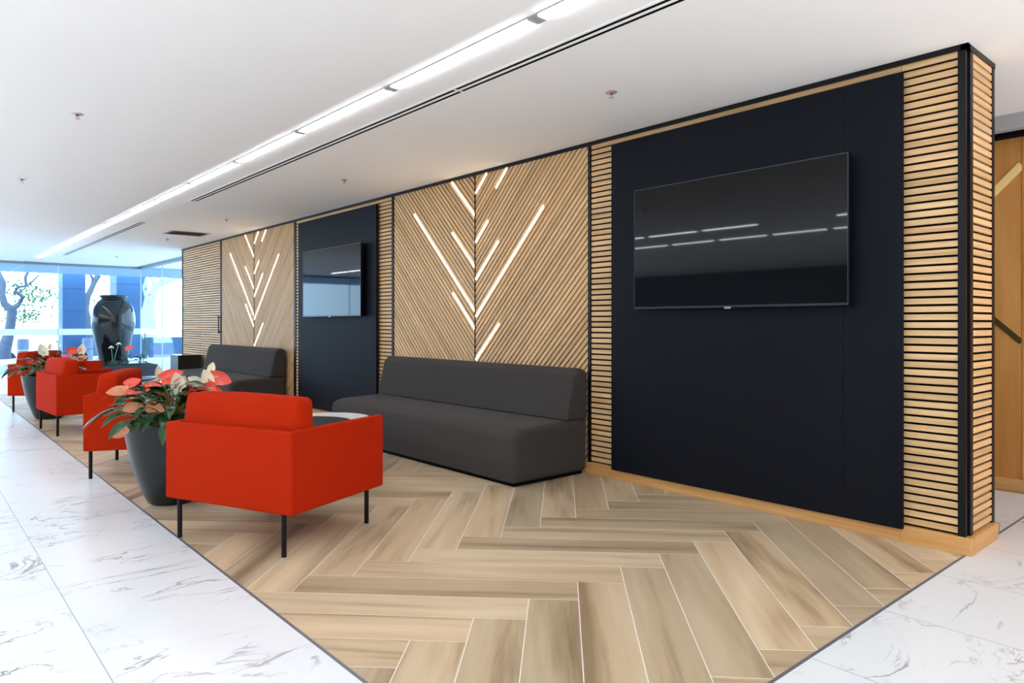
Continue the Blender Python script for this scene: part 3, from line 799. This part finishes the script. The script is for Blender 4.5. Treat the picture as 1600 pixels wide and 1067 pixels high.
F2 = [(-.06, 0, .79, CR, .13, 110, .9), (.00, .06, .84, CR, .06, 80, .9), (.10, .05, .85, CR, .05, 80, .9), (.24, 0, .79, CO, .12, 10, .8), (.335, 0, .80, CR, .11, 85, .9), (.18, .1, .80, CO, .05, 120, .7),
      (-.20, 0, .68, CO, .09, 160, .7), (.34, -.05, .70, SA, .10, 20, .6), (.16, -.05, .72, CO, .08, 20, .5), (-.10, -.1, .66, SA, .08, 200, .9), (.26, -.08, .70, SA, .08, -30, .8)]
potted((1.33, 9.92, 0), 'dark round pot of flowers between the two farther armchairs', 11, F2, 70)

# long planter by the glass and its plants
t = empty('planter_box', (3.12, 16.75, 0), 0, 'long low black planter box in front of the glass corner', 'planter')
X0, X1 = -1.3, 1.05
m = boxes((X0, X1, -.35, -.33, 0, .245), (X0, X1, .33, .35, 0, .245), (X0, X0 + .02, -.33, .33, 0, .245), (X1 - .02, X1, -.33, .33, 0, .245), (X0 + .02, X1 - .02, -.33, .33, 0, .02)); m.build('box', m_blacktop, t)
boxes((X0 + .02, X1 - .02, -.33, .33, .02, .22)).build('soil', m_soil, t)
PZ = .223
def spiky(x, y, n_, ln, w, mat, label, name, cat, up=.9, seed=1, spikes=()):
    rnd = random.Random(seed)
    t = empty(name, (x, y, PZ), 0, label, cat)
    m = MB()
    for k in range(n_):
        az = 2.4 * k + rnd.uniform(-.3, .3); e = rnd.uniform(.25, 1.6) * up
        leaf_rows(m, (0, 0, .0), (math.cos(az), math.sin(az), e), ln * rnd.uniform(.7, 1.1), w, droop=.5, fold=.5, n=5)
    m.build('leaves', mat, t, smooth=True, angle=80)
    for (dx, dz, fm) in spikes:
        m = MB(); m.tube([(0, 0, 0), (dx * .5, -.02, dz * .6), (dx, -.03, dz)], .008, 6); s = m.build('flower_stem', m_leafgrey, t, smooth=True)
        m = MB()
        for q_ in range(14):
            a_ = q_ * 2.4; rr = .03 + .02 * (q_ % 3)
            leaf_rows(m, (dx, -.03, dz + .01 * (q_ % 4)), (math.cos(a_), math.sin(a_), .3 - .6 * (q_ % 2)), .07, .014, droop=.8, n=3)
        m.build('flower_head', fm, s, smooth=True, angle=80)
    return t
spiky(3.36, 16.64, 22, .22, .022, m_leafgrey, 'grey-green aloe with two pale flower spikes in front of the urn', 'aloe_plant', 'plant', 1.0, 4, ((-.04, .40, m_cream), (.10, .47, m_cream)))
spiky(2.40, 16.90, 40, .42, .016, m_leafred, 'spiky burgundy plant behind the farther flower pot', 'cordyline', 'plant', 1.5, 5)
def shrub(x, y, rad, hgt, n_, ln, mat, label, name, cat='plant', seed=2, blooms=None):
    rnd = random.Random(seed)
    t = empty(name, (x, y, PZ), 0, label, cat)
    m = MB()
    for k in range(n_):
        az = 2.4 * k; u = (k + .5) / n_
        pts = arc((0, 0, 0), az, rad * u, hgt * (1 - .7 * u) + rnd.uniform(-.03, .03), 4)
        m.tube(pts, .003, 4)
        leaf_rows(m, pts[-1], (math.cos(az), math.sin(az), rnd.uniform(-.2, .7)), ln * rnd.uniform(.7, 1.2), ln * .24, droop=.7, fold=.2, n=5, roll=rnd.uniform(-.4, .4))
    m.build('foliage', mat, t, smooth=True, angle=80)
    if blooms:
        for (dx, dz, fm) in blooms:
            flower(t, (dx, -.03, dz), (.9, -.1, .3), (-.2, -1, .5), .13, fm, [(0, 0, 0), (dx * .5, -.02, dz * .5), (dx, -.03, dz)])
    return t
shrub(3.65, 16.78, .08, .24, 18, .13, m_leaf2, 'leafy plant with one pink flower beside the aloe', 'planter_anthurium', seed=6, blooms=[(.02, .36, m_coral)])
shrub(3.88, 16.66, .09, .24, 20, .12, m_leaf2, 'glossy dark green plant at the right end of the long planter', 'broadleaf_plant', seed=8)
shrub(3.10, 16.74, .06, .2, 12, .09, m_leaf2, 'low green plant left of the aloe in the long planter', 'broadleaf_plant', seed=9)
shrub(2.80, 16.66, .08, .22, 14, .11, m_leaf2, 'low green plant in front of the burgundy plant', 'broadleaf_plant', seed=10)
# tall feathery stem
rnd = random.Random(5); t = empty('feathery_plant', (4.02, 16.99, PZ), 0, 'tall pale feathery plant at the end of the planter by the glass', 'plant')
m = MB(); m.tube([(0, 0, 0), (.01, 0, .35), (.04, 0, .68)], .008, 6); m.build('stem', m_stem, t, smooth=True)
m = MB()
for k in range(90):
    z = .10 + .58 * (k / 90); az = k * 2.4; ln = .20 * (1.05 - .55 * k / 90)
    leaf_rows(m, (.01 + .02 * k / 90, 0, z), (math.cos(az), math.sin(az), .5), ln, .009, droop=.5, n=3)
m.build('foliage', m_leafpale, t, smooth=True, angle=80)
# urn
t = empty('giant_urn', (3.585, 17.72, 0), 0, 'giant dark glazed urn standing behind the long planter by the glass', 'urn')
prof = [(0, 0), (.235, 0), (.25, .03), (.268, .25), (.315, .5), (.375, .78), (.42, 1.02), (.435, 1.18), (.425, 1.33), (.385, 1.48), (.32, 1.59), (.262, 1.645), (.24, 1.665),
        (.236, 1.685), (.262, 1.70), (.276, 1.72), (.272, 1.742), (.25, 1.752), (.22, 1.75), (.205, 1.73), (.21, 1.68), (.25, 1.6)]
m = MB(); m.lathe(prof, 72, cap0=False); m.build('body', m_urn, t, smooth=True, angle=60)
# small round bowl left of the urn
t = empty('round_bowl', (2.88, 17.45, 0), 0, 'small round dark bowl-shaped pot left of the giant urn', 'pot')
m = MB(); m.lathe([(0, 0), (.1, 0), (.11, .3), (.16, .36), (.17, .42), (.13, .49), (.07, .52), (0, .525)], 32, cap0=False); m.build('body', m_cube, t, smooth=True, angle=50)

# ================================================================== OUTSIDE
struct(boxes((-30, 40, YG + .02, 27.5, -.12, -.005), (XG + .02, 5.5, YE + .1, YG + .02, -.12, -.005), (5.5, 40, YE + .1, YG + .02, -.12, -.005)).build('pavement', m_pave), 'pale sunlit paving outside the glass')
struct(boxes((-40, 60, 27.5, 70, -.8, -.68)).build('road', m_road))
struct(boxes((-9, 9, YG + .07, 24.9, 2.62, 2.8)).build('canopy', m_soffit), 'pale soffit of the entrance canopy')
def pillar(x0, x1, y0, y1, lab, cuts):
    m = MB()
    zs = [-.05] + cuts + [2.9]
    for a_, b_ in zip(zs, zs[1:]): m.box(x0, x1, y0, y1, a_ + .008, b_ - .008)
    m.box(x0 + .012, x1 - .012, y0 + .012, y1 - .012, -.05, 2.88)
    struct(m.build('pillar', m_slate), lab)
pillar(3.78, 4.40, 25.6, 26.3, 'blue-grey slate pillar outside the front glass', [.35, .93, 1.51, 2.20])
pillar(5.27, 6.18, 25.6, 26.6, 'broad slate pillar outside behind the glass corner', [.4, 1.1, 1.8, 2.4])
struct(boxes((6.2, 16, 25.4, 25.55, -.01, .66)).build('low_wall', m_slate), 'low blue-grey wall outside the corner glass')
def tree(name, trunk, branches, leaves, label, seed, nl, ls=.11):
    rnd = random.Random(seed)
    base = Vector(trunk[0][:3]); t = empty(name, base, 0, label, 'tree', 'street trees outside the glass')
    m = MB(); m.tube([Vector(p[:3]) - base for p in trunk], [p[3] for p in trunk], 10)
    for br in branches: m.tube([Vector(p[:3]) - base for p in br], [p[3] for p in br], 8)
    m.build('trunk', m_bark, t, smooth=True, angle=60)
    m = MB()
    for (cx, cy, cz, rx, rz, cnt) in leaves:
        for k in range(cnt):
            p = Vector((cx + rnd.gauss(0, rx), cy + rnd.gauss(0, rx), cz + rnd.gauss(0, rz))) - base
            d = Vector((rnd.uniform(-1, 1), rnd.uniform(-1, 1), rnd.uniform(-.6, .6)))
            leaf_rows(m, p, d, ls * rnd.uniform(.6, 1.4), ls * .33, droop=.4, n=3)
    if m.v: tag(m.build('foliage', m_tleaf, t, smooth=True, angle=80), kind='stuff')
Y = 27.2
tree('street_tree', [(2.36, Y, -.7, .22), (2.45, Y, .3, .19), (2.58, Y, .83, .15), (2.64, Y, 1.3, .13), (2.65, Y, 1.6, .14)],
     [[(2.65, Y, 1.55, .13), (2.46, Y, 1.72, .11), (2.39, Y, 2.03, .10), (2.42, Y + .1, 2.42, .09), (2.30, Y + .2, 2.75, .08), (2.2, Y + .3, 3.6, .06)],
      [(2.65, Y, 1.58, .10), (2.80, Y, 1.70, .08), (2.95, Y, 1.96, .065), (2.72, Y, 2.16, .06), (2.80, Y, 2.28, .05), (3.02, Y, 2.32, .05), (3.0, Y, 2.6, .045), (3.2, Y, 3.1, .03)],
      [(2.97, Y, 2.28, .035), (3.15, Y - .1, 2.44, .025), (3.35, Y - .2, 2.68, .02)]],
     [(2.95, 27.9, 2.3, .35, .18, 260), (3.3, 28.4, 1.75, .35, .28, 300), (3.1, 28.2, 1.35, .25, .15, 160), (3.7, 28.6, 2.1, .3, .25, 120)], 'grey street tree with a forked crooked trunk at the left edge', 3, 0)
Y = 29
tree('street_tree', [(5.35, Y, -.7, .2), (5.1, Y, .8, .16), (4.98, Y, 1.6, .12), (5.05, Y, 2.1, .10), (5.3, Y, 2.7, .08), (5.5, Y, 3.4, .06)],
     [[(5.1, Y, 2.2, .05), (5.2, Y, 2.7, .035), (5.0, Y, 3.2, .03)], [(5.2, Y, 2.4, .05), (5.45, Y, 2.85, .03)], [(5.0, Y, 2.0, .04), (4.75, Y, 2.7, .03), (4.3, Y, 3.0, .02)], [(4.7, Y, 2.75, .03), (4.4, Y, 2.5, .02)],
      [(5.3, Y, 2.6, .04), (5.1, Y, 2.95, .03), (4.9, Y, 2.9, .02)]],
     [(5.3, 29.3, 1.9, .3, .4, 25)], 'bare-branched street tree between the two slate pillars', 5, 0)
Y = 27.3
k = Y / 24.0
P = lambda x, z, r: (x * k, Y, 1.127 + (z - 1.127) * k, r)
tree('street_tree', [(6.55, Y, -.7, .22), P(5.92, .8, .18), P(5.87, 1.6, .15), P(5.92, 2.05, .13), P(6.03, 2.27, .11), P(6.22, 2.40, .10), P(6.45, 2.46, .09), P(6.62, 2.58, .07), P(6.9, 2.62, .06), P(7.2, 2.9, .05)],
     [[P(5.92, 2.05, .08), P(5.98, 2.42, .06), P(5.80, 2.66, .05), P(5.7, 3.0, .04)], [P(6.22, 2.40, .06), P(6.12, 2.60, .04), P(6.25, 2.70, .03), P(6.4, 2.85, .03)],
      [P(6.45, 2.46, .05), P(6.40, 2.66, .04), P(6.6, 2.9, .03)], [P(6.0, 2.3, .05), P(6.18, 2.5, .03), P(6.3, 2.52, .02)], [P(6.62, 2.58, .05), P(6.75, 2.75, .03), P(6.7, 2.95, .03)]],
     [(6.95, 27.8, 1.6, .30, .22, 40), (7.3, 27.8, 1.4, .3, .3, 40)], 'grey street tree arching over behind the corner glass', 7, 0, .09)
# white car parked across the street
t = empty('parked_car', (6.0, 34.0, -.68), 0, 'white car parked across the street behind the front glass', 'car')
side = fillet([(-2.1, .30), (2.1, .30), (2.12, .80), (1.95, .98), (1.25, 1.02), (.75, 1.42), (-.75, 1.46), (-1.55, 1.02), (-2.05, .92), (-2.14, .6)], [.1, .1, .15, .1, .1, .2, .25, .15, .15, .1], 4)
m = MB(); rows = []
for yy, ins in ((-.85, .10), (-.82, .03), (-.7, 0), (.7, 0), (.82, .03), (.85, .10)):
    rows.append([(p[0], yy, p[1]) for p in offset_poly(side, ins)])
m.grid(rows, True, True, True); m.build('body', m_car, t, smooth=True, angle=40)
for pts in ([(-1.42, 1.03), (-.78, 1.36), (-.12, 1.40), (-.12, 1.03)], [(-.02, 1.03), (-.02, 1.40), (.68, 1.36), (1.1, 1.05)]):
    m = MB(); m.prism(fillet(pts, .04, 3), lambda p, d_: (p[0], d_, p[1]), -.84, -.862, (1, 0)); m.build('side_window', m_carwin, t)
m = MB(); m.prism([(-.3, .86), (-.1, .86), (-.1, .89), (-.3, .89)], lambda p, d_: (p[0], d_, p[1]), -.84, -.875, (1, 0)); m.build('door_handle', m_bezel, t)
for xx in (-1.35, 1.35):
    for s_ in (-1, 1):
        m = MB(); m.tube([(xx, s_ * .66, .31), (xx, s_ * .862, .31)], .31, 28); m.build('wheel', m_tyre, t, smooth=True, angle=40)
t = empty('parked_car', (2.0, 37.0, -.68), 0, 'second pale car at the left edge behind the tree trunk', 'car')
m = MB(); rows = []
for yy, ins in ((-.85, .10), (-.82, .03), (-.7, 0), (.7, 0), (.82, .03), (.85, .10)): rows.append([(p[0], yy, p[1]) for p in offset_poly(side, ins)])
m.grid(rows, True, True, True); m.build('body', m_car, t, smooth=True, angle=40)
for xx in (-1.35, 1.35):
    m = MB(); m.tube([(xx, -.862, .31), (xx, .862, .31)], .31, 28); m.build('wheel', m_tyre, t, smooth=True, angle=40)
# concrete barrel bollards
def barrel(x, y, lab):
    t = empty('barrel_bollard', (x, y, -.005), 0, lab, 'bollard', 'concrete barrel bollards')
    for z0, z1 in ((0, .33), (.345, .67)):
        m = MB(); m.lathe([(.0, z0), (.130, z0), (.148, z0 + .05), (.150, (z0 + z1) / 2), (.148, z1 - .05), (.130, z1), (0, z1)], 28, cap0=False); m.build('drum', m_concrete, t, smooth=True, angle=50)
barrel(2.70, 25.0, 'concrete barrel bollard left of the slate pillar, by the tree')
barrel(4.36, 25.05, 'concrete barrel bollard in front of the slate pillar')
